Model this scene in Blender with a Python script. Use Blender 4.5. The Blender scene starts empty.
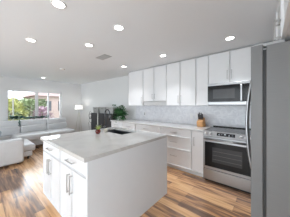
import bpy, bmesh, math, random
from mathutils import Vector, Matrix
random.seed(7)
S = bpy.context.scene
C = S.collection
PI = math.pi

# ------------------------------------------------------------ camera
cd = bpy.data.cameras.new('camera'); cam = bpy.data.objects.new('camera', cd); C.objects.link(cam)
cam.location = (0, 0, 1.37)
cam.rotation_euler = (PI/2, 0, math.radians(40.46))
cd.sensor_fit = 'HORIZONTAL'; cd.sensor_width = 36; cd.lens = 36*144.2/290
cd.shift_y = -3/290
cd.clip_start = 0.02
S.camera = cam
S.view_settings.view_transform = 'Standard'; S.view_settings.look = 'None'
S.view_settings.gamma = 1; S.view_settings.use_curve_mapping = False
S.view_settings.exposure = 0.0

# ------------------------------------------------------------ world
W = bpy.data.worlds.new('world'); S.world = W; W.use_nodes = True
bgn = W.node_tree.nodes['Background']
bgn.inputs['Color'].default_value = (0.86, 0.94, 1.0, 1); bgn.inputs['Strength'].default_value = 4.2

# ------------------------------------------------------------ large area lamps at the openings: daylight, plus added ceiling and east fill
def area(name, loc, target, sx, sy, power, col, spread=180):
    l = bpy.data.lights.new(name, 'AREA'); l.shape = 'RECTANGLE'; l.size = sx; l.size_y = sy
    l.energy = power; l.color = col; l.spread = math.radians(spread)
    o = bpy.data.objects.new(name, l); C.objects.link(o); o.location = loc
    o.rotation_euler = (Vector(target)-Vector(loc)).to_track_quat('-Z', 'Y').to_euler()
    return o
area('patio_daylight', (-0.8, -2.78, 1.25), (-0.8, 0, 1.2), 2.6, 2.0, 17, (0.89, 0.955, 1.0))
area('ceiling_fill_light', (-2.5, -2.85, 0.45), (-2.5, -1.75, 2.4), 5.8, 0.9, 42, (0.72, 0.885, 1.0))  # unseen lamp added to brighten the ceiling, aimed up from the patio opening
area('east_fill_light', (2.85, -0.9, 1.2), (0, -0.6, 1.3), 2.4, 1.8, 23, (0.85, 0.94, 1.0))  # unseen fill lamp added to lift the island end panel and base drawers
area('sky_over_west_window', (-7.9, 1.6, 2.2), (-5.4, 1.6, 0.35), 2.0, 0.5, 45, (0.86, 0.94, 1.0))

# ------------------------------------------------------------ materials
def mat(name, col, rough=0.5, metal=0.0, spec=0.5, emit=None, estr=0, noise=None, bump=None, trans=0):
    m = bpy.data.materials.new(name); m.use_nodes = True
    nt = m.node_tree; b = nt.nodes['Principled BSDF']
    b.inputs['Base Color'].default_value = (*col, 1); b.inputs['Roughness'].default_value = rough
    b.inputs['Metallic'].default_value = metal; b.inputs['Specular IOR Level'].default_value = spec
    b.inputs['Transmission Weight'].default_value = trans
    if emit: b.inputs['Emission Color'].default_value = (*emit, 1); b.inputs['Emission Strength'].default_value = estr
    if noise:
        sc, amt = noise[0], noise[1]
        tc = nt.nodes.new('ShaderNodeTexCoord'); mp = nt.nodes.new('ShaderNodeMapping')
        n = nt.nodes.new('ShaderNodeTexNoise'); r = nt.nodes.new('ShaderNodeValToRGB')
        if len(noise) > 2: mp.inputs['Scale'].default_value = noise[2]
        n.inputs['Scale'].default_value = sc; n.inputs['Detail'].default_value = 4
        nt.links.new(tc.outputs['Object'], mp.inputs['Vector']); nt.links.new(mp.outputs[0], n.inputs['Vector'])
        nt.links.new(n.outputs['Fac'], r.inputs['Fac'])
        r.color_ramp.elements[0].position = 0.3; r.color_ramp.elements[1].position = 0.7
        r.color_ramp.elements[0].color = (*[c*(1-amt) for c in col], 1)
        r.color_ramp.elements[1].color = (*[min(1, c*(1+amt)) for c in col], 1)
        nt.links.new(r.outputs[0], b.inputs['Base Color'])
        if bump:
            bp = nt.nodes.new('ShaderNodeBump'); bp.inputs['Strength'].default_value = bump; bp.inputs['Distance'].default_value = 0.005
            nt.links.new(n.outputs['Fac'], bp.inputs['Height']); nt.links.new(bp.outputs[0], b.inputs['Normal'])
    return m

M = {}
M['wall'] = mat('wall_paint', (0.715, 0.715, 0.715), 0.7, noise=(60, 0.01))
M['ceil'] = mat('ceiling_paint', (0.79, 0.81, 0.835), 0.8, noise=(60, 0.01))
M['trimw'] = mat('white_trim', (0.85, 0.85, 0.85), 0.4, noise=(20, 0.01))
M['cab'] = mat('white_lacquer', (0.74, 0.74, 0.75), 0.35, noise=(8, 0.01))
M['panel'] = mat('island_panel', (0.745, 0.76, 0.78), 0.45, noise=(8, 0.01))
M['toe'] = mat('toe_kick_white', (0.78, 0.78, 0.78), 0.5, noise=(8, 0.01))
M['nickel'] = mat('brushed_nickel', (0.45, 0.45, 0.45), 0.3, 1.0, noise=(40, 0.08))
M['chrome'] = mat('dark_chrome', (0.13, 0.13, 0.135), 0.25, 1.0, noise=(20, 0.05))
M['steel'] = mat('stainless_steel', (0.33, 0.33, 0.335), 0.32, 1.0, noise=(12, 0.05, (1, 1, 40)))
M['sink'] = mat('sink_steel', (0.20, 0.21, 0.235), 0.35, 1.0, noise=(30, 0.05))
M['fridge'] = mat('fridge_steel', (0.175, 0.174, 0.174), 0.45, 0.1, spec=0.3, noise=(6, 0.03, (1, 1, 30)))
M['gasket'] = mat('dark_gasket', (0.03, 0.03, 0.03), 0.6, noise=(20, 0.05))
M['black_glass'] = mat('black_glass', (0.010, 0.010, 0.011), 0.1, spec=0.25, noise=(5, 0.1))
M['oven_glass'] = mat('oven_window_glass', (0.045, 0.045, 0.047), 0.2, spec=0.3, noise=(5, 0.1))
M['knobm'] = mat('pale_steel_knob', (0.62, 0.62, 0.63), 0.35, 0.6, noise=(20, 0.05))
M['rack'] = mat('oven_rack', (0.12, 0.12, 0.12), 0.4, 0.6, noise=(20, 0.05))
M['dial'] = mat('pale_display', (0.5, 0.55, 0.6), 0.3, noise=(20, 0.05))
M['sofa'] = mat('pale_grey_leather', (0.60, 0.605, 0.615), 0.42, noise=(9, 0.03), bump=0.15)
M['pillow'] = mat('grey_linen', (0.42, 0.45, 0.47), 0.85, noise=(40, 0.1))
M['dark'] = mat('black_rubber', (0.02, 0.02, 0.02), 0.5, noise=(20, 0.05))
M['char'] = mat('charcoal_wood', (0.026, 0.025, 0.028), 0.6, spec=0.3, noise=(12, 0.25, (1, 1, 8)))
M['grey'] = mat('mid_grey_weave', (0.30, 0.30, 0.29), 0.8, noise=(50, 0.2))
M['lgrey'] = mat('light_grey_panel', (0.50, 0.50, 0.50), 0.5, noise=(20, 0.03))
M['pot'] = mat('red_brown_glaze', (0.13, 0.02, 0.015), 0.12, noise=(10, 0.2))
M['whitec'] = mat('white_ceramic', (0.80, 0.79, 0.75), 0.25, noise=(10, 0.02))
M['beige'] = mat('beige_ceramic', (0.62, 0.58, 0.50), 0.35, noise=(10, 0.05))
M['leaf'] = mat('green_leaf', (0.035, 0.12, 0.035), 0.45, noise=(14, 0.55))
M['succ'] = mat('yellow_green_leaf', (0.42, 0.50, 0.16), 0.45, noise=(14, 0.3))
M['teal'] = mat('teal_green_leaf', (0.03, 0.13, 0.11), 0.5, noise=(14, 0.5))
M['stem'] = mat('pale_stem', (0.62, 0.62, 0.56), 0.5, noise=(14, 0.1))
M['soil'] = mat('potting_soil', (0.05, 0.035, 0.025), 0.95, noise=(60, 0.4))
M['blockw'] = mat('light_wood', (0.62, 0.33, 0.14), 0.45, noise=(6, 0.2, (1, 1, 12)))
M['knife'] = mat('dark_knife_handle', (0.03, 0.03, 0.035), 0.35, noise=(14, 0.2))
M['outlet'] = mat('outlet_plate', (0.74, 0.74, 0.74), 0.4, noise=(14, 0.02))
M['slotm'] = mat('outlet_slot', (0.18, 0.18, 0.20), 0.5, noise=(14, 0.02))
M['ventm'] = mat('vent_grey', (0.38, 0.38, 0.38), 0.5, noise=(14, 0.02))
M['lens'] = mat('lamp_lens', (1, 1, 1), 0.5, emit=(1, 0.98, 0.95), estr=14)
M['shade'] = mat('lamp_shade', (0.9, 0.89, 0.84), 0.8, emit=(1, 0.97, 0.90), estr=0.8, noise=(20, 0.02))
M['alu'] = mat('window_white', (0.74, 0.74, 0.75), 0.4, noise=(10, 0.02))
M['alug'] = mat('window_grey', (0.62, 0.61, 0.62), 0.4, noise=(10, 0.02))
M['stucco'] = mat('pink_stucco', (0.50, 0.38, 0.36), 0.9, noise=(8, 0.12))
M['stuccow'] = mat('cream_stucco', (0.55, 0.50, 0.46), 0.9, noise=(8, 0.08))
M['roof'] = mat('clay_roof', (0.28, 0.19, 0.18), 0.8, noise=(30, 0.3))
M['grass'] = mat('grass', (0.25, 0.29, 0.16), 0.95, noise=(8, 0.25))
M['bush'] = mat('bush_leaf', (0.25, 0.30, 0.17), 0.7, noise=(5, 0.5))
M['bushy'] = mat('yellow_bush_leaf', (0.42, 0.42, 0.17), 0.7, noise=(5, 0.4))
M['bushp'] = mat('pink_blossom', (0.42, 0.30, 0.35), 0.7, noise=(5, 0.3))
M['bark'] = mat('bark', (0.20, 0.15, 0.12), 0.9, noise=(10, 0.3))
M['dwin'] = mat('dark_house_window', (0.10, 0.10, 0.12), 0.2, noise=(10, 0.1))

def quartz():
    m = bpy.data.materials.new('white_quartz'); m.use_nodes = True; nt = m.node_tree; b = nt.nodes['Principled BSDF']
    tc = nt.nodes.new('ShaderNodeTexCoord'); n = nt.nodes.new('ShaderNodeTexNoise'); r = nt.nodes.new('ShaderNodeValToRGB')
    n.inputs['Scale'].default_value = 3.5; n.inputs['Detail'].default_value = 8; n.inputs['Distortion'].default_value = 1.5
    nt.links.new(tc.outputs['Object'], n.inputs['Vector']); nt.links.new(n.outputs['Fac'], r.inputs['Fac'])
    e = r.color_ramp.elements; e[0].position = 0.3; e[0].color = (0.54, 0.53, 0.515, 1); e[1].position = 0.6; e[1].color = (0.62, 0.61, 0.595, 1)
    nt.links.new(r.outputs[0], b.inputs['Base Color'])
    b.inputs['Roughness'].default_value = 0.025; b.inputs['Specular IOR Level'].default_value = 0.9
    return m
M['quartz'] = quartz()
M['quartz_offset'] = mat('quartz_shade_offset', (0.60, 0.60, 0.60), 0.15, noise=(6, 0.03))  # same stone as the island; colour adjusted to offset the wall cabinets' shade

def marble():
    m = bpy.data.materials.new('marble_tile'); m.use_nodes = True; nt = m.node_tree; b = nt.nodes['Principled BSDF']
    tc = nt.nodes.new('ShaderNodeTexCoord'); mp = nt.nodes.new('ShaderNodeMapping'); mp.inputs['Rotation'].default_value = (PI/2, 0, 0)
    br = nt.nodes.new('ShaderNodeTexBrick'); n = nt.nodes.new('ShaderNodeTexNoise'); r = nt.nodes.new('ShaderNodeValToRGB'); mx = nt.nodes.new('ShaderNodeMix'); mx.data_type = 'RGBA'
    nt.links.new(tc.outputs['Object'], mp.inputs['Vector']); nt.links.new(mp.outputs[0], br.inputs['Vector'])
    br.inputs['Scale'].default_value = 1; br.inputs['Brick Width'].default_value = 0.30; br.inputs['Row Height'].default_value = 0.09
    br.inputs['Mortar Size'].default_value = 0.002; br.inputs['Color1'].default_value = (0.80, 0.80, 0.83, 1); br.inputs['Color2'].default_value = (0.76, 0.76, 0.79, 1); br.inputs['Mortar'].default_value = (0.70, 0.70, 0.73, 1)
    n.inputs['Scale'].default_value = 7; n.inputs['Detail'].default_value = 8; n.inputs['Distortion'].default_value = 2
    nt.links.new(tc.outputs['Object'], n.inputs['Vector']); nt.links.new(n.outputs['Fac'], r.inputs['Fac'])
    e = r.color_ramp.elements; e[0].position = 0.42; e[0].color = (0.80, 0.80, 0.82, 1); e[1].position = 0.6; e[1].color = (1, 1, 1, 1)
    mx.blend_type = 'MULTIPLY'; mx.inputs['Factor'].default_value = 0.6
    nt.links.new(br.outputs['Color'], mx.inputs['A']); nt.links.new(r.outputs[0], mx.inputs['B']); nt.links.new(mx.outputs['Result'], b.inputs['Base Color'])
    b.inputs['Roughness'].default_value = 0.2
    return m
M['marble'] = marble()

def wood_floor():
    m = bpy.data.materials.new('plank_floor'); m.use_nodes = True; nt = m.node_tree; b = nt.nodes['Principled BSDF']; L = nt.links.new
    tc = nt.nodes.new('ShaderNodeTexCoord')
    br = nt.nodes.new('ShaderNodeTexBrick'); L(tc.outputs['Object'], br.inputs['Vector'])
    br.inputs['Scale'].default_value = 1; br.inputs['Brick Width'].default_value = 0.95; br.inputs['Row Height'].default_value = 0.12
    br.inputs['Mortar Size'].default_value = 0.0012; br.inputs['Color1'].default_value = (0, 0, 0, 1); br.inputs['Color2'].default_value = (1, 1, 1, 1)
    br.inputs['Mortar'].default_value = (0.1, 0.1, 0.1, 1); br.offset = 0.37; br.offset_frequency = 2
    mp = nt.nodes.new('ShaderNodeMapping'); mp.inputs['Scale'].default_value = (1.3, 14, 1); L(tc.outputs['Object'], mp.inputs['Vector'])
    n = nt.nodes.new('ShaderNodeTexNoise'); n.inputs['Scale'].default_value = 1.6; n.inputs['Detail'].default_value = 6; n.inputs['Distortion'].default_value = 0.6; L(mp.outputs[0], n.inputs['Vector'])
    mx = nt.nodes.new('ShaderNodeMath'); mx.operation = 'MULTIPLY_ADD'; L(br.outputs['Color'], mx.inputs[0]); mx.inputs[1].default_value = 0.5
    n2 = nt.nodes.new('ShaderNodeMath'); n2.operation = 'MULTIPLY_ADD'; L(n.outputs['Fac'], n2.inputs[0]); n2.inputs[1].default_value = 1.1; n2.inputs[2].default_value = -0.27
    L(n2.outputs[0], mx.inputs[2])
    r = nt.nodes.new('ShaderNodeValToRGB'); L(mx.outputs[0], r.inputs['Fac'])
    e = r.color_ramp.elements; e[0].position = 0.12; e[0].color = (0.12, 0.075, 0.055, 1); e[1].position = 0.92; e[1].color = (0.82, 0.53, 0.30, 1)
    for p, c in ((0.34, (0.24, 0.14, 0.095)), (0.48, (0.50, 0.27, 0.135)), (0.68, (0.72, 0.42, 0.21))):
        q = e.new(p); q.color = (*c, 1)
    L(r.outputs[0], b.inputs['Base Color'])
    b.inputs['Roughness'].default_value = 0.24; b.inputs['Specular IOR Level'].default_value = 0.95
    return m
M['floor'] = wood_floor()

def glass():
    m = bpy.data.materials.new('window_glass'); m.use_nodes = True; nt = m.node_tree; nt.nodes.remove(nt.nodes['Principled BSDF'])
    t = nt.nodes.new('ShaderNodeBsdfTransparent'); g = nt.nodes.new('ShaderNodeBsdfGlossy'); g.inputs['Roughness'].default_value = 0.02
    f = nt.nodes.new('ShaderNodeFresnel'); f.inputs['IOR'].default_value = 1.2; x = nt.nodes.new('ShaderNodeMixShader')
    nt.links.new(f.outputs[0], x.inputs[0]); nt.links.new(t.outputs[0], x.inputs[1]); nt.links.new(g.outputs[0], x.inputs[2])
    nt.links.new(x.outputs[0], nt.nodes['Material Output'].inputs[0]); return m
M['glass'] = glass()

# ------------------------------------------------------------ mesh helpers
def bx(bm, x0, x1, y0, y1, z0, z1, bev=0.0):
    vs = [bm.verts.new(p) for p in ((x0,y0,z0),(x1,y0,z0),(x1,y1,z0),(x0,y1,z0),(x0,y0,z1),(x1,y0,z1),(x1,y1,z1),(x0,y1,z1))]
    fs = [bm.faces.new([vs[i] for i in q]) for q in ((3,2,1,0),(4,5,6,7),(0,1,5,4),(1,2,6,5),(2,3,7,6),(3,0,4,7))]
    if bev:
        es = list({e for f in fs for e in f.edges})
        bmesh.ops.bevel(bm, geom=es, offset=bev, segments=2 if bev < .02 else 4, profile=0.5, affect='EDGES')
    return fs
def tube(bm, pts, r, n=10, r2=None, cap=True):
    pts = [Vector(p) for p in pts]; rings = []
    up0 = None
    for i, p in enumerate(pts):
        d = (pts[min(i+1, len(pts)-1)]-pts[max(i-1, 0)]).normalized()
        if up0 is None:
            up0 = d.orthogonal().normalized()
        u = (up0 - d*up0.dot(d)).normalized(); up0 = u; v = d.cross(u)
        rr = r if r2 is None else r+(r2-r)*i/(len(pts)-1)
        rings.append([bm.verts.new(p+(u*math.cos(2*PI*k/n)+v*math.sin(2*PI*k/n))*rr) for k in range(n)])
    for a, b in zip(rings, rings[1:]):
        for k in range(n): bm.faces.new((a[k], a[(k+1)%n], b[(k+1)%n], b[k]))
    if cap: bm.faces.new(rings[0][::-1]); bm.faces.new(rings[-1])
def lathe(bm, prof, cx=0, cy=0, n=24, cap=True):
    rings = [[bm.verts.new((cx+r*math.cos(2*PI*k/n), cy+r*math.sin(2*PI*k/n), z)) for k in range(n)] for r, z in prof]
    for a, b in zip(rings, rings[1:]):
        for k in range(n): bm.faces.new((a[k], a[(k+1)%n], b[(k+1)%n], b[k]))
    if cap: bm.faces.new(rings[0][::-1]); bm.faces.new(rings[-1])
def leaf(bm, base, d, L, w, droop=0.3, up=Vector((0,0,1))):
    d = Vector(d).normalized(); s = d.cross(up)
    if s.length < .05: s = Vector((1,0,0))
    s.normalize(); nrm = s.cross(d); prev = None
    for i, (t, ww) in enumerate(((0,.08),(.25,.8),(.55,1),(.8,.6),(1,.03))):
        c = Vector(base)+d*L*t - up*droop*L*t*t
        row = [bm.verts.new(c-s*w*ww*.5+nrm*w*.12*ww), bm.verts.new(c), bm.verts.new(c+s*w*ww*.5+nrm*w*.12*ww)]
        if prev:
            for k in (0, 1): bm.faces.new((prev[k], prev[k+1], row[k+1], row[k]))
        prev = row
def obj(name, bm, m, parent=None, smooth=False, label=None, loc=None):
    me = bpy.data.meshes.new(name); bmesh.ops.recalc_face_normals(bm, faces=bm.faces); bm.to_mesh(me); bm.free()
    me.materials.append(M[m])
    if smooth:
        for p in me.polygons: p.use_smooth = True
    o = bpy.data.objects.new(name, me); C.objects.link(o)
    if parent: o.parent = parent
    if label: o['label'] = label
    if loc: o.location = loc
    return o
def boxo(name, m, *a, bev=0.0, parent=None, **k):
    bm = bmesh.new(); bx(bm, *a, bev=bev); return obj(name, bm, m, parent, **k)
def thing(name, label, cat, loc=(0,0,0), rz=0, group=None):
    o = bpy.data.objects.new(name, None); C.objects.link(o); o.location = loc; o.rotation_euler = (0,0,rz); o.empty_display_size = .1
    return tag(o, label, cat, group)
def tag(o, label, cat, group=None, kind=None):
    o['label'] = label; o['category'] = cat
    if group: o['group'] = group
    if kind: o['kind'] = kind
    return o
def struct(o): o['kind'] = 'structure'; return o

# ------------------------------------------------------------ room shell
XW, XE, XE2, YN, YS, H = -7.05, 0.72, 3.0, 3.38, -2.6, 2.40
struct(boxo('floor', 'floor', XW-.15, XE2+.15, YS-.15, YN+.15, -.1, 0))
struct(boxo('ceiling', 'ceil', XW-.15, XE2+.15, YS-.15, YN+.15, H, H+.12))
struct(boxo('wall_north', 'wall', XW-.15, XE2+.15, YN, YN+.15, 0, H))
struct(boxo('wall_east', 'wall', XE, XE+.12, 0.50, YN, 0, H))
WY0, WY1, WZ0, WZ1 = 0.70, 2.50, 0.77, 1.95
bm = bmesh.new()
bx(bm, XW-.15, XW, YS, WY0, 0, H); bx(bm, XW-.15, XW, WY1, YN, 0, H); bx(bm, XW-.15, XW, WY0, WY1, 0, WZ0); bx(bm, XW-.15, XW, WY0, WY1, WZ1, H)
struct(obj('wall_west', bm, 'wall'))
bm = bmesh.new()  # south wall with the glazed patio opening
bx(bm, XW-.15, -5.6, YS-.15, YS, 0, H); bx(bm, 0.6, XE2+.15, YS-.15, YS, 0, H); bx(bm, -5.6, 0.6, YS-.15, YS, 2.3, H)
struct(obj('wall_south', bm, 'wall'))
bm = bmesh.new()  # far east wall with a wide glazed opening
bx(bm, XE2, XE2+.15, YS, -2.2, 0, H); bx(bm, XE2, XE2+.15, .5, YN, 0, H); bx(bm, XE2, XE2+.15, -2.2, .5, 2.2, H); bx(bm, XE2, XE2+.15, -2.2, .5, 0, .2)
struct(obj('wall_far_east', bm, 'wall'))
struct(boxo('baseboard_west', 'trimw', XW, XW+.015, YS, YN-.02, 0, .10))
struct(boxo('baseboard_north', 'trimw', XW+.02, -3.80, YN-.015, YN, 0, .10))

# window in the west wall
def window(n, parts, panes, sill=None):
    bm = bmesh.new()
    for a in parts: bx(bm, *a)
    w = struct(obj('window_%d' % n, bm, 'alu'))
    for (a, m) in panes: obj_ = boxo('pane' if m == 'glass' else 'mullion', m, *a, parent=w)
    return w
xw = XW-.10
window(1, [(xw, xw+.06, WY0, WY0+.05, WZ0, WZ1), (xw, xw+.06, WY1-.06, WY1, WZ0, WZ1), (xw, xw+.06, WY0+.05, WY1-.06, WZ1-.05, WZ1), (xw, xw+.06, WY0+.05, WY1-.06, WZ0, WZ0+.05),
           (xw, xw+.06, 1.975, 2.02, WZ0+.05, WZ1-.05), (xw, xw+.06, .87, .90, WZ0+.05, WZ1-.05)],
       [((xw+.02, xw+.05, 1.54, 1.645, WZ0+.05, WZ1-.05), 'alug'), ((xw+.025, xw+.031, WY0+.05, .87, WZ0+.05, WZ1-.05), 'glass'), ((xw+.025, xw+.031, .90, 1.54, WZ0+.05, WZ1-.05), 'glass'),
        ((xw+.025, xw+.031, 1.645, 1.975, WZ0+.05, WZ1-.05), 'glass'), ((xw+.025, xw+.031, 2.02, WY1-.06, WZ0+.05, WZ1-.05), 'glass')])
struct(boxo('trim_1', 'trimw', XW-.04, XW+.03, WY0-.02, WY1+.02, WZ0-.03, WZ0))
# patio door and east glazing (behind the camera)
bm = bmesh.new()
for a in ((-5.6, -5.52), (-3.54, -3.46), (-1.54, -1.46), (.52, .6)): bx(bm, a[0], a[1], YS-.10, YS-.04, 0, 2.3)
bx(bm, -5.52, .52, YS-.10, YS-.04, 2.22, 2.3); bx(bm, -5.52, .52, YS-.10, YS-.04, 0, .06)
d = struct(obj('door_1', bm, 'alu'))
for a, b in ((-5.52, -3.54), (-3.46, -1.54), (-1.46, .52)): boxo('pane', 'glass', a, b, YS-.075, YS-.069, .06, 2.22, parent=d)
bm = bmesh.new()
for a in ((-2.2, -2.12), (-.89, -.81), (.42, .5)): bx(bm, XE2+.04, XE2+.1, a[0], a[1], .2, 2.2)
bx(bm, XE2+.04, XE2+.1, -2.12, .42, 2.12, 2.2); bx(bm, XE2+.04, XE2+.1, -2.12, .42, .2, .28)
w2 = struct(obj('window_2', bm, 'alu'))
boxo('pane', 'glass', XE2+.07, XE2+.076, -2.12, -.89, .28, 2.12, parent=w2); boxo('pane', 'glass', XE2+.07, XE2+.076, -.81, .42, .28, 2.12, parent=w2)

# backsplash
bs = boxo('marble_backsplash', 'marble', -3.27, XE-.004, YN-.012, YN-.0005, .914, 1.372); tag(bs, 'pale veined marble tile backsplash along the kitchen wall', 'backsplash')

# ------------------------------------------------------------ cabinetry (local: x along width, front at y=0, body towards +y)
def shaker(name, x0, x1, z0, z1, parent, rail=.055, t=.02, m='cab', slab=False):
    bm = bmesh.new(); fs = bx(bm, x0, x1, -t, 0, z0, z1)
    front = fs[2]
    if not slab:
        rail = min(rail, (x1-x0)*.28, (z1-z0)*.28)
        bmesh.ops.inset_region(bm, faces=[front], thickness=rail, depth=0)
        bmesh.ops.inset_region(bm, faces=[front], thickness=.010, depth=-.016)
    o = obj(name, bm, m, parent); return o
def handle(parent, x, z, L, vert, y=-.02):
    bm = bmesh.new(); r = .0048; o = .030
    if vert:
        bx(bm, x-r, x+r, y-o-r, y-o+r, z-L/2, z+L/2, bev=.002)
        for s in (-1, 1): bx(bm, x-r*.9, x+r*.9, y-o+r, y, z+s*(L/2-.01)-r, z+s*(L/2-.01)+r)
    else:
        bx(bm, x-L/2, x+L/2, y-o-r, y-o+r, z-r, z+r, bev=.002)
        for s in (-1, 1): bx(bm, x+s*(L/2-.01)-r, x+s*(L/2-.01)+r, y-o+r, y, z-r*.9, z+r*.9)
    return obj('handle', bm, 'nickel', parent)
G = .004
def cabinet(name, label, x0, x1, yf, depth, z0, z1, fronts, toe=False, group=None, rz=0, origin=None, cat='cabinet'):
    w = x1-x0
    r = thing(name, label, cat, origin or (x0, yf, 0), rz, group)
    boxo('body', 'cab', .001, w-.001, 0.001, depth, z0, z1, parent=r)
    if toe:
        boxo('toe_kick', 'toe', .001, w-.001, .05, depth, 0.0, z0, parent=r)
    for f in fronts:
        kind, a, b, c, d, h = f
        q = shaker(kind, a+G, b-G, c+G, d-G, r, slab=False, rail=.055 if kind == 'door' else .04)
        if h:
            hx, hz, hl, v = h; handle(q, hx, hz, hl, v)
    return r
BF = 2.76       # base door plane
UF = 3.05       # upper carcass front (doors come forward 20 mm)
ZT = 2.378
def upper2(name, label, x0, x1, z0, hl=.17, group='wall cabinets'):
    w = x1-x0
    return cabinet(name, label, x0, x1, UF, YN-UF, z0, ZT, [('door', 0, w/2, z0, ZT, (w/2-.035, z0+.06+hl/2, hl, True)), ('door', w/2, w, z0, ZT, (w/2+.035, z0+.06+hl/2, hl, True))], group=None)
def upper1(name, label, x0, x1, z0, side):
    w = x1-x0; hx = w-.035 if side > 0 else .035
    return cabinet(name, label, x0, x1, UF, YN-UF, z0, ZT, [('door', 0, w, z0, ZT, (hx, z0+.145, .17, True) if side else None)])
upper1('wall_cabinet', 'tall white wall cabinet at the far left end of the wall cabinet row', -3.257, -2.665, 1.37, 1)
upper2('wall_cabinet', 'short white two-door wall cabinet with the grey panel beneath it', -2.665, -1.906, 1.49, .12)
upper2('wall_cabinet', 'tall white two-door wall cabinet over the wide drawers', -1.906, -1.17, 1.37)
upper1('wall_cabinet', 'narrow white single-door wall cabinet left of the microwave', -1.17, -.918, 1.37, 0)
upper2('wall_cabinet', 'white two-door wall cabinet directly above the microwave', -.918, -.158, 1.795, .17)
upper1('wall_cabinet', 'white wall cabinet right of the microwave, behind the refrigerator', -.158, .36, 1.37, 0)
t = boxo('shadow_gap_strip', 'ventm', -3.24, .36, UF+.02, YN-.002, ZT, H-.002); tag(t, 'thin recessed strip greyed to stand for the shadow gap between wall cabinets and ceiling', 'shadow strip')  # strip coloured dark grey in place of the shadow above the cabinets
t = boxo('undercabinet_panel', 'lgrey', -2.655, -1.916, 3.06, YN-.014, 1.372, 1.488, bev=.003); tag(t, 'grey boxed panel under the short two-door wall cabinet', 'panel')

ZB0, ZB1 = .10, .876
def drawers(x0, x1, label):
    w = x1-x0; L = min(.16, w*.5)
    return cabinet('base_cabinet', label, x0, x1, BF, YN-BF-.002, ZB0, ZB1, [('drawer', 0, w, .715, ZB1, (w/2, .797, L, False)), ('drawer', 0, w, .455, .715, (w/2, .60, L, False)), ('drawer', 0, w, ZB0, .455, (w/2, .31, L, False))], toe=True)
drawers(-1.915, -1.145, 'white three-drawer base cabinet just right of the island corner')
w = -.91+1.145
cabinet('base_cabinet', 'narrow white base cabinet with one tall door left of the stove', -1.145, -.912, BF, YN-BF-.002, ZB0, ZB1, [('door', 0, w, ZB0, ZB1, (.06, .68, .17, True))], toe=True)
w = .76
cabinet('base_cabinet', 'white base cabinet behind the island under the short wall cabinet', -2.675, -1.915, BF, YN-BF-.002, ZB0, ZB1, [('drawer', 0, w, .715, ZB1, (w/2, .797, .16, False)), ('door', 0, w/2, ZB0, .715, (w/2-.04, .6, .16, True)), ('door', w/2, w, ZB0, .715, (w/2+.04, .6, .16, True))], toe=True)
w = 1.045
cabinet('base_cabinet', 'leftmost white base cabinet under the trailing plant', -3.72, -2.675, BF, YN-BF-.002, ZB0, ZB1, [('drawer', 0, w/2, .715, ZB1, (w/4, .797, .16, False)), ('drawer', w/2, w, .715, ZB1, (w*.75, .797, .16, False)), ('door', 0, w/2, ZB0, .715, (w/2-.04, .6, .16, True)), ('door', w/2, w, ZB0, .715, (w/2+.04, .6, .16, True))], toe=True)
w = .84
cabinet('base_cabinet', 'white base cabinet right of the stove, behind the refrigerator', -.135, XE-.01, BF, YN-BF-.002, ZB0, ZB1, [('door', 0, w/2, ZB0, ZB1, (w/2-.04, .7, .16, True)), ('door', w/2, w, ZB0, ZB1, (w/2+.04, .7, .16, True))], toe=True)
t = boxo('countertop', 'quartz_offset', -3.76, -.912, BF-.022, YN-.014, .878, .914, bev=.003); tag(t, 'pale stone worktop along the kitchen wall left of the stove', 'countertop')
t = boxo('countertop', 'quartz_offset', -.138, XE-.004, BF-.022, YN-.014, .878, .914, bev=.003); tag(t, 'pale stone worktop right of the stove, behind the refrigerator', 'countertop')

# cabinet over the refrigerator, facing west
w = 1.62
r = cabinet('wall_cabinet', 'white cabinet with a grey pull above the refrigerator', 0, w, 0, .60, 1.80, ZT+.02, [('door', 0, w/2, 1.80, ZT+.02, (w/2-.035, 1.875, .13, True)), ('door', w/2, w, 1.80, ZT+.02, (w/2+.035, 1.875, .13, True))], rz=-PI/2, origin=(.085, 2.14, 0))
# ------------------------------------------------------------ island
IX0, IX1, IY0, IY1 = -2.50, -1.20, .605, 1.945
isl = thing('kitchen_island', 'white kitchen island with drawers and doors under a pale stone top', 'kitchen island', (IX0, IY0, 0))
iw = IX1-IX0
fy = .045
bm = bmesh.new()
for a in ((.03, iw-.02, fy+.005, IY1-IY0-.06, .10, .695), (.03, iw-.02, fy+.005, .865, .695, .876), (.03, iw-.02, 1.255, IY1-IY0-.06, .695, .876), (.03, .085, .865, 1.255, .695, .876), (.775, iw-.02, .865, 1.255, .695, .876)): bx(bm, *a)
obj('body', bm, 'cab', isl)
boxo('toe_kick', 'toe', .03, iw-.02, fy+.05, IY1-IY0-.10, 0, .10, parent=isl)
boxo('end_panel', 'panel', iw-.02, iw-.001, fy-.018, IY1-IY0-.005, 0, .876, parent=isl, label='plain white side panel facing the stove side')
def ifront(kind, a, b, c, d, h):
    q = shaker(kind, a+G, b-G, c+G, d-G, isl, rail=.055 if kind == 'door' else .035)
    q.location = (0, fy+.005, 0)
    handle(q, *h)
for a, b in ((.005, .645), (.645, iw-.022)):
    m = (a+b)/2
    ifront('drawer', a, b, .715, .874, (m, .80, .17, False))
    ifront('door', a, m, .10, .715, (m-.03, .57, .19, True))
    ifront('door', m, b, .10, .715, (m+.03, .57, .19, True))
SX0, SX1, SY0, SY1 = .10, .76, .88, 1.24       # sink cut-out, local
bm = bmesh.new()
D = IY1-IY0
for a in ((0, iw, 0, SY0), (0, iw, SY1, D), (0, SX0, SY0, SY1), (SX1, iw, SY0, SY1)): bx(bm, *a, .877, .914)
t = obj('countertop', bm, 'quartz'); t.location = (IX0, IY0, 0); tag(t, 'pale glossy stone slab topping the island, with a sink cut-out', 'countertop')
bm = bmesh.new()
a, b, c, d = SX0-.01, SX1+.01, SY0-.01, SY1+.01
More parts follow.
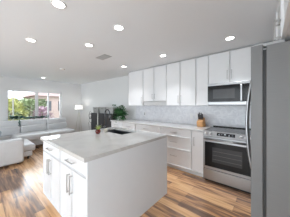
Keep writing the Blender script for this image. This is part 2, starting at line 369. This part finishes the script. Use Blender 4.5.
bx(bm, a, b, c, d, .70, .705); bx(bm, a, a+.008, c, d, .705, .876); bx(bm, b-.008, b, c, d, .705, .876); bx(bm, a+.008, b-.008, c, c+.008, .705, .876); bx(bm, a+.008, b-.008, d-.008, d, .705, .876)
sk = thing('kitchen_sink', 'dark steel undermount sink set in the island top', 'sink', (IX0, IY0, 0))
obj('basin', bm, 'sink', sk)
bm = bmesh.new(); lathe(bm, [(.0, .706), (.04, .706), (.045, .709), (.0, .710)], (SX0+SX1)/2, (SY0+SY1)/2, 16, False); obj('drain', bm, 'chrome', sk)
# faucet
fc = thing('kitchen_faucet', 'dark chrome gooseneck faucet arching beside the island sink', 'faucet', (-2.455, 1.66, .914))
bm = bmesh.new(); lathe(bm, [(.027, 0), (.027, .012), (.018, .02), (.018, .06)], n=16); obj('base', bm, 'chrome', fc, True)
bm = bmesh.new(); tube(bm, [(0, 0, .06), (0, 0, .30)]+[(.075-.075*math.cos(k*PI/10), 0, .30+.075*math.sin(k*PI/10)) for k in range(1, 11)]+[(.15, 0, .27)], .012, 12); obj('spout', bm, 'chrome', fc, True)
bm = bmesh.new(); tube(bm, [(.15, 0, .27), (.15, 0, .18)], .016, 12, .019); obj('spray_head', bm, 'chrome', fc, True)
bm = bmesh.new(); tube(bm, [(0, -.015, .045), (0, -.06, .07), (0, -.085, .09)], .006, 8); obj('lever', bm, 'chrome', fc, True)

# plant in a red-brown pot on the island
px_, py_ = -2.09, 1.28
pl = thing('potted_plant', 'small spiky plant in a round red-brown pot on the island', 'potted plant', (px_, py_, .914))
bm = bmesh.new(); lathe(bm, [(.022, 0), (.036, .012), (.044, .035), (.040, .058), (.030, .070), (.026, .066), (.026, .055)], n=24); obj('pot', bm, 'pot', pl, True)
bm = bmesh.new()
for k in range(22):
    a = k*2.4; e = .25+.9*random.random()
    leaf(bm, (.008*math.cos(a), .008*math.sin(a), .060), (math.cos(a)*e, math.sin(a)*e, 1.0), .07+.05*random.random(), .013, .15)
obj('leaves', bm, 'succ', pl)
bm = bmesh.new(); tube(bm, [(-.004, 0, .058), (-.008, .0, .20), (-.006, .0, .335)], .0055, 8, .004); obj('stem', bm, 'stem', pl, True, label='tall pale upright stem')
cup = thing('ceramic_cup', 'small beige cup between the red-brown pot and the sink', 'cup', (-2.10, 1.43, .914))
bm = bmesh.new(); lathe(bm, [(.024, 0), (.030, .01), (.031, .062), (.028, .062), (.026, .012), (.0, .010)], n=20, cap=False); obj('cup_body', bm, 'beige', cup, True)
bm = bmesh.new(); tube(bm, [(.030, 0, .05), (.05, 0, .045), (.052, 0, .025), (.030, 0, .017)], .004, 8); obj('handle', bm, 'beige', cup, True)

# ------------------------------------------------------------ range (front at local y=0, facing south)
rg = thing('electric_range', 'stainless steel slide-in range with black glass oven window', 'stove', (-.906, 2.70, 0)); w = .762
boxo('body', 'steel', .003, w-.003, .03, .66, .04, .895, parent=rg)
boxo('plinth', 'dark', .02, w-.02, .06, .6, 0, .04, parent=rg)
dr = boxo('storage_drawer', 'steel', .004, w-.004, -.005, .03, .05, .235, bev=.004, parent=rg)
od = boxo('oven_door', 'steel', .004, w-.004, -.005, .03, .245, .815, bev=.004, parent=rg)
gl = boxo('window', 'black_glass', .035, w-.035, -.009, -.0055, .29, .725, bev=.001, parent=od, label='black glass oven window')
bm = bmesh.new(); bx(bm, .16, w-.16, -.0105, -.0095, .38, .64); obj('inner_window', bm, 'oven_glass', od)
bm = bmesh.new()
for z in (.43, .50, .57): bx(bm, .17, w-.17, -.0125, -.011, z, z+.006)
obj('oven_rack', bm, 'rack', od)
bm = bmesh.new(); tube(bm, [(.03, -.05, .775), (w-.03, -.05, .775)], .013, 12)
for x in (.06, w-.06): bx(bm, x-.01, x+.01, -.048, -.004, .765, .785)
obj('handle', bm, 'steel', od, True, label='long horizontal steel handle')
bm = bmesh.new()
v = [bm.verts.new(p) for p in ((.003, -.02, .825), (.003, .03, .825), (.003, .03, .918), (.003, .012, .918))] + [bm.verts.new(p) for p in ((w-.003, -.02, .825), (w-.003, .03, .825), (w-.003, .03, .918), (w-.003, .012, .918))]
for q in ((0,1,2,3), (7,6,5,4), (0,4,5,1), (1,5,6,2), (2,6,7,3), (3,7,4,0)): bm.faces.new([v[i] for i in q])
cp = obj('control_panel', bm, 'steel', rg)
ca, sa = .093/math.hypot(.093, .032), .032/math.hypot(.093, .032)
nrm = Vector((0, -ca, sa)); upv = Vector((0, sa, ca))
def onpanel(x, s, o=0): return Vector((x, -.02, .825)) + upv*s + nrm*o
bm = bmesh.new()
vv = [onpanel(x, s, o) for o in (0.0005, .004) for x, s in ((.235, .028), (.505, .028), (.505, .078), (.235, .078))]
vv = [bm.verts.new(p) for p in vv]
for q in ((0,1,2,3), (4,5,6,7), (0,1,5,4), (1,2,6,5), (2,3,7,6), (3,0,4,7)): bm.faces.new([vv[i] for i in q])
dp = obj('display', bm, 'black_glass', cp)
for x0, x1, s0, s1 in ((.345, .375, .050, .066), (.26, .285, .052, .056), (.26, .285, .040, .044), (.30, .325, .052, .056), (.41, .435, .052, .056), (.41, .435, .040, .044), (.455, .48, .052, .056)):
    bm = bmesh.new(); q = [bm.verts.new(onpanel(x, s, .0048)) for x, s in ((x0, s0), (x1, s0), (x1, s1), (x0, s1))]; bm.faces.new(q)
    obj('display_mark', bm, 'dial', dp)
for x in (.055, .135, .585, .655, .715):
    bm = bmesh.new(); c = onpanel(x, .048); tube(bm, [c, c+nrm*.012, c+nrm*.013, c+nrm*.034], .023 if x < .7 else .018, 16, .019)
    obj('knob', bm, 'knobm', rg, True)
ct = boxo('cooktop', 'black_glass', .003, w-.003, .03, .655, .896, .920, bev=.002, parent=rg)
bm = bmesh.new(); bx(bm, .003, w-.003, .625, .66, .920, .935, bev=.003); obj('rear_vent', bm, 'dark', rg)
# ------------------------------------------------------------ microwave
mw = thing('microwave_oven', 'stainless and black over-the-range microwave above the stove', 'microwave', (-.906, 2.965, 1.375)); mwx = .748
boxo('body', 'steel', .002, mwx, .03, YN-2.965-.014, .004, .414, parent=mw)
boxo('base_grille', 'dark', .01, mwx-.01, .035, .38, -.002, .004, parent=mw)
boxo('lower_trim', 'steel', .002, mwx, 0, .03, .008, .062, bev=.004, parent=mw)
boxo('top_vent', 'steel', .002, mwx, 0, .03, .372, .414, bev=.003, parent=mw)
md = boxo('door', 'black_glass', .002, .60, -.002, .03, .066, .369, bev=.003, parent=mw)
boxo('window', 'oven_glass', .10, .46, -.0035, -.0022, .125, .30, parent=md)
boxo('control_panel', 'black_glass', .603, mwx, -.002, .03, .066, .369, bev=.003, parent=mw)
bm = bmesh.new(); bx(bm, .545, .577, -.042, -.024, .075, .36, bev=.006); bx(bm, .551, .571, -.026, -.001, .085, .105); bx(bm, .551, .571, -.026, -.001, .33, .35)
obj('handle', bm, 'steel', md, label='wide vertical steel handle')

# ------------------------------------------------------------ refrigerator (front faces west)
FY0, FY1 = 1.228, 2.138
fr = thing('refrigerator', 'tall grey steel refrigerator seen from its side at the right', 'refrigerator', (-.09, FY0, 0)); L = FY1-FY0
boxo('body', 'fridge', .082, .78, .004, L-.004, .02, 1.765, bev=.004, parent=fr)
boxo('gasket', 'gasket', .065, .082, .012, L-.012, .09, 1.74, parent=fr)
boxo('base_grille', 'dark', .10, .76, .02, L-.02, 0, .02, parent=fr)
def fdoor(name, y0, y1, z0, z1, hy, vert=True):
    dd = boxo(name, 'fridge', 0, .064, y0, y1, z0, z1, bev=.004, parent=fr)
    bm = bmesh.new()
    if vert:
        n = 14; z_a, z_b = .74, 1.66
        pts = [(-.004-.056*math.sin(PI*k/n)**.7, hy, z_a+(z_b-z_a)*k/n) for k in range(n+1)]
    else:
        n = 12; pts = [(-.004-.056*math.sin(PI*k/n)**.7, y0+.08+(y1-y0-.16)*k/n, hy) for k in range(n+1)]
    tube(bm, pts, .011, 10)
    obj('handle', bm, 'steel', dd, True, label='long bowed steel handle')
fdoor('door', .002, L/2-.003, .09, 1.775, L/2-.05)
fdoor('door', L/2+.003, L-.002, .09, 1.775, L/2+.05)
for y in (.02, L-.08):
    bm = bmesh.new(); bx(bm, .012, .062, y, y+.06, 1.7755, 1.79, bev=.003); bx(bm, .062, .17, y+.005, y+.055, 1.766, 1.785, bev=.003); obj('hinge_cover', bm, 'gasket' if 0 else 'ventm', fr)

# ------------------------------------------------------------ knife block, knives
kx, ky = -1.10, 3.16
kb = thing('knife_block', 'light wooden knife block on the worktop left of the stove', 'knife block', (kx, ky, .914), math.radians(-10))
bm = bmesh.new()
P = [(-.065, -.055, 0), (.065, -.055, 0), (.065, .09, 0), (-.065, .09, 0), (-.065, -.075, .10), (.065, -.075, .10), (.065, .03, .20), (-.065, .03, .20)]
v = [bm.verts.new(p) for p in P]
for q in ((3,2,1,0), (4,5,6,7), (0,1,5,4), (1,2,6,5), (2,3,7,6), (3,0,4,7)): bm.faces.new([v[i] for i in q])
bmesh.ops.bevel(bm, geom=bm.edges[:], offset=.003, segments=2, affect='EDGES')
obj('block', bm, 'blockw', kb)
knife_spots = [(-.045, -.02, .13, .010), (-.015, -.02, .12, .0), (.018, -.025, .115, -.004), (.047, -.02, .105, .004), (-.032, .008, .13, .0), (.005, .01, .12, .006), (.038, .008, .10, -.004)]
klab = ['knife at the front left corner of the wooden block', 'second knife from the left in the front row of the block', 'third knife from the left in the front row of the block', 'knife at the front right corner of the wooden block', 'back row knife on the left of the wooden block', 'back row knife in the middle of the wooden block', 'back row knife on the right of the wooden block']
for i, (x, y, h, tl) in enumerate(knife_spots):
    z0 = .10+(y+.075)*.1/.105
    k = thing('kitchen_knife', 'dark-handled '+klab[i], 'knife', Vector((kx, ky, .914))+Matrix.Rotation(math.radians(-10), 3, 'Z')@Vector((x, y, z0)), math.radians(-10), 'knives in the wooden block')
    k.rotation_euler = (.25, tl*6, math.radians(-10))
    bm = bmesh.new(); bx(bm, -.007, .007, -.011, .011, .006, h, bev=.004); obj('handle', bm, 'knife', k)
    bm = bmesh.new(); bx(bm, -.002, .002, -.009, .009, -.03, .006); obj('blade', bm, 'steel', k)

# outlets on the backsplash
def outlet(x, z, label, m='outlet'):
    o = thing('wall_outlet', label, 'outlet', (x, YN-.012, z))
    bm = bmesh.new(); bx(bm, -.036, .036, -.006, 0, -.058, .058, bev=.002); obj('cover_plate', bm, 'outlet', o)
    for zz in (.022, -.022):
        bm = bmesh.new(); bx(bm, -.015, .015, -.008, -.006, zz-.015, zz+.015, bev=.0008); obj('socket', bm, m, o)
outlet(-2.88, 1.115, 'outlet with dark sockets on the backsplash beneath the left end cabinets', 'slotm')
outlet(-1.40, 1.12, 'white outlet on the marble backsplash, left of the one by the knives')
outlet(-1.27, 1.12, 'white outlet on the marble backsplash just left of the knives')

# ------------------------------------------------------------ ceiling fixtures
DL = [(-1.617, .544, 'ceiling downlight at the top edge, nearest above the island front'), (-1.50, 1.226, 'ceiling downlight above the island, right of the air vent'),
      (-2.835, .562, 'ceiling downlight at the left above the island drawers'), (-2.318, 1.249, 'ceiling downlight just left of the air vent'),
      (-2.893, 2.538, 'ceiling downlight near the far left end of the wall cabinets'), (-1.645, 2.501, 'ceiling downlight in front of the middle wall cabinets'),
      (-.441, 2.516, 'ceiling downlight in front of the cabinet above the microwave'), (-6.35, 1.62, 'ceiling downlight near the window wall')]
DP = 1.3
for x, y, lb in DL:
    t = thing('downlight', 'round white recessed '+lb, 'ceiling light', (x, y, H), 0, 'recessed downlights')
    bm = bmesh.new(); lathe(bm, [(.053, 0), (.072, 0), (.070, -.006), (.055, -.008), (.053, 0)], n=28, cap=False); obj('trim_ring', bm, 'trimw', t, True)
    bm = bmesh.new(); lathe(bm, [(.054, -.001), (.054, -.004)], n=28); obj('lens', bm, 'lens', t)
    l = bpy.data.lights.new('downlight_lamp', 'AREA'); l.shape = 'DISK'; l.size = .10; l.energy = 4.8 if y > 2 else (4.0 if x < -5 else 1.0); l.color = (.97, .985, 1); l.spread = math.radians(95 if y > 2 else 150)
    lo = bpy.data.objects.new('downlight_lamp', l); C.objects.link(lo); lo.parent = t; lo.location = (0, 0, -.010)
t = thing('ceiling_vent', 'grey rectangular air vent in the ceiling above the island', 'vent', (-2.66, 1.76, H))
boxo('frame', 'ventm', -.17, .17, -.09, .09, -.008, 0, bev=.002, parent=t)
bm = bmesh.new()
for k in range(7): bx(bm, -.15, .15, -.07+k*.021, -.064+k*.021, -.012, -.008)
obj('slats', bm, 'lgrey', t)
t = thing('smoke_detector', 'flat round white smoke detector on the living area ceiling', 'smoke detector', (-4.42, 1.58, H))
bm = bmesh.new(); lathe(bm, [(.07, 0), (.07, -.018), (.055, -.032), (.0, -.034)], n=24, cap=False); obj('housing', bm, 'trimw', t, True)

# ------------------------------------------------------------ sofa (one L-shaped sectional)
def cushion(name, a, bev, parent, m='sofa', label=None, rot=None):
    bm = bmesh.new(); x0, x1, y0, y1, z0, z1 = a
    cx, cy, cz = (x0+x1)/2, (y0+y1)/2, (z0+z1)/2
    bx(bm, x0-cx, x1-cx, y0-cy, y1-cy, z0-cz, z1-cz, bev=bev)
    o = obj(name, bm, m, parent, True, label); o.location = (cx, cy, cz)
    if rot: o.rotation_euler = rot
    return o
so = thing('sectional_sofa', 'pale grey leather corner sofa in front of the window', 'sofa')
# window run, facing east
cushion('base', (-6.55, -5.62, -.22, 2.48, .10, .28), .03, so)
cushion('seat_cushion', (-6.3, -5.56, .74, 1.62, .28, .46), .05, so)
cushion('seat_cushion', (-6.3, -5.56, 1.62, 2.48, .28, .46), .05, so)
for y0, y1 in ((.30, .98), (.98, 1.74), (1.74, 2.46)):
    cushion('back_cushion', (-6.62, -6.34, y0+.003, y1-.003, .38, .67), .05, so, rot=(0, -.12, 0))
    cushion('headrest', (-6.66, -6.42, y0+.003, y1-.003, .635, .85), .045, so, rot=(0, -.08, 0))
# south run with end arm, facing north
cushion('base', (-5.6, -4.62, -.22, .95, .08, .21), .03, so)
cushion('seat_cushion', (-5.58, -4.62, .05, 1.02, .20, .37), .05, so)
cushion('back_cushion', (-5.55, -4.62, -.25, .10, .34, .70), .05, so)
cushion('armrest', (-4.62, -4.36, -.25, .74, .04, .585), .05, so)
for x, y in ((-4.46, .64), (-4.72, .88), (-5.66, 2.38), (-5.66, 1.2), (-6.45, 2.38), (-4.46, -.15)):
    bm = bmesh.new(); tube(bm, [(x, y, .0), (x, y, .11)], .02, 10, .028); obj('foot', bm, 'dark', so)
t = cushion('throw_pillow', (-5.40, -5.02, .26, .38, .375, .72), .055, None, 'pillow', rot=(-.30, 0, -.2)); tag(t, 'grey throw pillow on the sofa section at the left edge', 'pillow')
# garland along the top of the sofa back
gr = thing('leafy_garland', 'dark teal-green leafy garland on the sofa back below the window', 'garland', (-6.54, 0, .895))
bm = bmesh.new(); pts = [(.02*math.sin(k*1.3), 1.00-.24+k*.058, .008+.008*math.sin(k*2.1)) for k in range(20)]; tube(bm, pts, .008, 6); obj('vine', bm, 'teal', gr)
bm = bmesh.new()
for k in range(320):
    u = random.random(); u = u*u if k < 130 else u
    y = .76+1.09*u; amp = 1 if (y < 1.12 or y > 1.80) else .6
    a = random.random()*2*PI
    leaf(bm, (.02*random.uniform(-1, 1), y, .01+.09*amp*random.random()), (math.cos(a), math.sin(a), .1+.8*random.random()*amp), .08+.06*random.random()*amp, .055, .2)
for k in range(8): leaf(bm, (.10+.004*k, .95+.01*random.uniform(-1, 1), -.02-.022*k), (.6, random.uniform(-.5, .5), -.6), .05, .03, .3)
obj('leaves', bm, 'teal', gr)

# floor lamp in the corner
fl = thing('floor_lamp', 'tripod floor lamp with a lit drum shade in the far corner', 'lamp', (-6.50, 3.02, 0))
bm = bmesh.new(); n = 28; lathe(bm, [(.17, 1.20), (.145, 1.39), (.141, 1.39), (.166, 1.20), (.17, 1.20)], n=n, cap=False); obj('lamp_shade', bm, 'shade', fl, True)
bm = bmesh.new(); tube(bm, [(0, 0, 1.02), (0, 0, 1.3)], .012, 8); tube(bm, [(-.166, 0, 1.30), (.166, 0, 1.30)], .003, 6); obj('pole', bm, 'nickel', fl)
for k in range(3):
    a = k*2*PI/3+.5; bm = bmesh.new(); tube(bm, [(.02*math.cos(a), .02*math.sin(a), 1.05), (.19*math.cos(a), .19*math.sin(a), 0)], .011, 8); obj('leg', bm, 'stem', fl)
bm = bmesh.new(); lathe(bm, [(.012, 1.27), (.03, 1.31), (.03, 1.35), (.0, 1.37)], n=12); obj('bulb', bm, 'lens', fl, True)
l = bpy.data.lights.new('floor_lamp_bulb', 'POINT'); l.energy = 2; l.color = (1, .95, .88); l.shadow_soft_size = .05
lo = bpy.data.objects.new('floor_lamp_bulb', l); C.objects.link(lo); lo.parent = fl; lo.location = (0, 0, 1.395)

# ------------------------------------------------------------ dark sideboard on the north wall
sb = thing('sideboard', 'charcoal sideboard against the white wall behind the island', 'sideboard', (-5.25, 2.92, 0)); sw = 1.36
boxo('body', 'char', 0, sw, .02, YN-2.92-.02, .10, 1.05, parent=sb)
boxo('top', 'char', -.01, sw+.01, 0, YN-2.92-.018, 1.05, 1.085, bev=.004, parent=sb)
for k in range(3):
    q = boxo('door', 'char', .004+k*sw/3, sw/3-.004+k*sw/3, 0, .019, .11, 1.03, bev=.003, parent=sb)
    boxo('knob', 'nickel', sw/3*(k+.85)-.012, sw/3*(k+.85)+.012, -.02, 0, .62, .645, parent=q)
for x in (.05, sw-.05):
    for y in (.06, .38): boxo('leg', 'char', x-.025, x+.025, y-.025, y+.025, 0, .10, parent=sb)
blab = ['left', 'middle', 'right']
for k in range(3):
    b = thing('storage_basket', 'grey woven basket on the charcoal sideboard, the %s one of three' % {0: 'left', 1: 'middle', 2: 'right'}[k], 'basket', (-5.08+k*.45, 3.14, 1.085), 0, 'grey baskets on the sideboard')
    bm = bmesh.new(); v = []
    for (sx, sy, z) in ((.17, .12, 0), (.19, .14, .22)):
        v.append([bm.verts.new((a*sx, c*sy, z)) for a, c in ((-1,-1),(1,-1),(1,1),(-1,1))])
    v.append([bm.verts.new((a*.178, c*.128, .22)) for a, c in ((-1,-1),(1,-1),(1,1),(-1,1))]); v.append([bm.verts.new((a*.16, c*.11, .01)) for a, c in ((-1,-1),(1,-1),(1,1),(-1,1))])
    for r0, r1 in zip(v, v[1:]):
        for i in range(4): bm.faces.new((r0[i], r0[(i+1)%4], r1[(i+1)%4], r1[i]))
    bm.faces.new(v[0][::-1]); bm.faces.new(v[3]); obj('basket_body', bm, 'grey' if k < 2 else 'ventm', b)
    bm = bmesh.new(); tube(bm, [(-.05, -.137, .17), (-.04, -.160, .165), (.04, -.160, .165), (.05, -.137, .17)], .006, 6); obj('handle', bm, 'dark', b)
# black wire scroll stand left of the sideboard
ws = thing('wire_stand', 'black wire scrollwork stand left of the charcoal sideboard', 'stand', (-5.46, 3.0, 0))
bm = bmesh.new()
for k in range(3):
    a = k*2*PI/3; tube(bm, [(.10*math.cos(a), .10*math.sin(a), 0), (.03*math.cos(a), .03*math.sin(a), .35), (.07*math.cos(a), .07*math.sin(a), .70)], .006, 6)
obj('legs', bm, 'dark', ws)
bm = bmesh.new()
for cx, cz, rr in ((0, .78, .10), (-.05, .95, .10), (.05, .95, .10), (0, 1.06, .07), (0, .88, .06)):
    tube(bm, [(cx+rr*math.cos(2*PI*k/20), .01*math.sin(cx*90), cz+rr*math.sin(2*PI*k/20)) for k in range(21)], .006, 6, cap=False)
obj('scrolls', bm, 'dark', ws)

# trailing plant at the end of the wall worktop
tp = thing('trailing_plant', 'bushy green trailing plant at the left end of the wall worktop', 'potted plant', (-3.56, 2.95, .914))
bm = bmesh.new(); lathe(bm, [(.06, 0), (.085, .10), (.09, .12), (.08, .12), (.075, .10)], n=24); obj('pot', bm, 'whitec', tp, True)
bm = bmesh.new(); stems = bmesh.new()
for s in range(44):
    a = random.random()*2*PI; R = .10+.13*random.random(); up = .05+.34*random.random(); dr = random.choice((0, .10, .22, .34))
    pts = []
    for i in range(7):
        t_ = i/6; pts.append(Vector((R*t_*math.cos(a)*1.15, R*t_*math.sin(a)*.9, .11+up*math.sin(min(1, t_*1.2)*PI/2)-dr*t_*t_)))
    tube(stems, pts, .003, 5)
    for i in range(1, 7):
        for q in range(2):
            b_ = random.random()*2*PI; leaf(bm, pts[i], (math.cos(b_), math.sin(b_), random.uniform(-.2, .6)), .065+.035*random.random(), .06, .6)
obj('leaves', bm, 'leaf', tp); obj('stems', stems, 'leaf', tp)

# ------------------------------------------------------------ outside the window
t = boxo('ground', 'grass', -30, XW-.2, -18, 22, -.35, -.15); struct(t)
def house(x, y, wx, wy, h, mt, label):
    hs = thing('house', label, 'house', (x, y, -.15))
    boxo('walls', mt, -wx/2, wx/2, -wy/2, wy/2, 0, h, parent=hs)
    bm = bmesh.new(); a, b = wx/2+.4, wy/2+.4
    v = [bm.verts.new(p) for p in ((-a, -b, h), (a, -b, h), (a, b, h), (-a, b, h), (0, -b*.55, h+.8), (0, b*.55, h+.8))]
    for q in ((3,2,1,0), (0,1,4), (1,2,5,4), (2,3,5), (3,0,4,5)): bm.faces.new([v[i] for i in q])
    obj('roof', bm, 'roof', hs)
    for k in range(3):
        yy = -wy/2+wy*(k+.5)/3; boxo('window', 'dwin', wx/2, wx/2+.03, yy-.4, yy+.4, 1.0, 1.95, parent=hs)
house(-18.5, 5.75, 5, 4.2, 2.4, 'stucco', 'pink stucco house with a clay roof, seen through the right panes')
house(-20.5, -0.9, 5, 4.6, 2.2, 'stuccow', 'cream stucco house with a clay roof, at the far left of the window view')
def bush(x, y, r, h, m, label, n=420):
    o = thing('garden_bush', label, 'bush', (x, y, -.15), 0, None)
    bm = bmesh.new()
    for k in range(n):
        u = random.uniform(-1, 1); a = random.random()*2*PI; q = math.sqrt(1-u*u); rr = .75+.3*random.random()
        p = Vector((r*q*math.cos(a)*rr, r*q*math.sin(a)*rr, h*.55+h*.45*u*rr))
        leaf(bm, p, (math.cos(a)*q+random.uniform(-.6, .6), math.sin(a)*q+random.uniform(-.6, .6), u+random.uniform(-.3, .8)), .2+.12*random.random(), .13, .3)
    obj('foliage', bm, m, o)
    bm = bmesh.new(); tube(bm, [(0, 0, 0), (.03, 0, h*.5), (0, .02, h*.8)], .05, 7, .02); obj('trunk', bm, 'bark', o)
bush(-9.9, 1.15, .55, 1.75, 'bushy', 'yellow-green bush outside, leftmost through the window', 520)
bush(-12.0, 2.35, .85, 1.85, 'bush', 'green bush outside behind the yellow bushes', 900)
bush(-10.0, 2.5, .42, 1.35, 'bushp', 'pink blossoming bush outside the left panes', 420)
bush(-10.3, 4.35, .5, 1.85, 'bushy', 'yellow-green bush outside, rightmost through the window', 420)
bush(-12.9, 5.75, .7, 2.0, 'bush', 'tall green bush in front of the pink house')
hg = thing('hedge', 'clipped green hedge behind the bushes outside the window', 'hedge', (-14.6, 2.0, -.15))
bm = bmesh.new()
for k in range(2600):
    y_ = random.uniform(-3.4, 1.9); u_ = random.random()
    if random.random() < .7: p = (.32+random.uniform(-.08, .08), y_, 1.85*u_)
    else: p = (random.uniform(-.3, .32), y_, 1.85+random.uniform(-.1, .15))
    leaf(bm, p, (random.uniform(.1, 1), random.uniform(-1, 1), random.uniform(-.2, 1)), .24, .15, .3)
obj('foliage', bm, 'bush', hg)
bm = bmesh.new(); bx(bm, -.25, .25, -3.35, 1.85, 0, 1.75); obj('branches', bm, 'bark', hg)
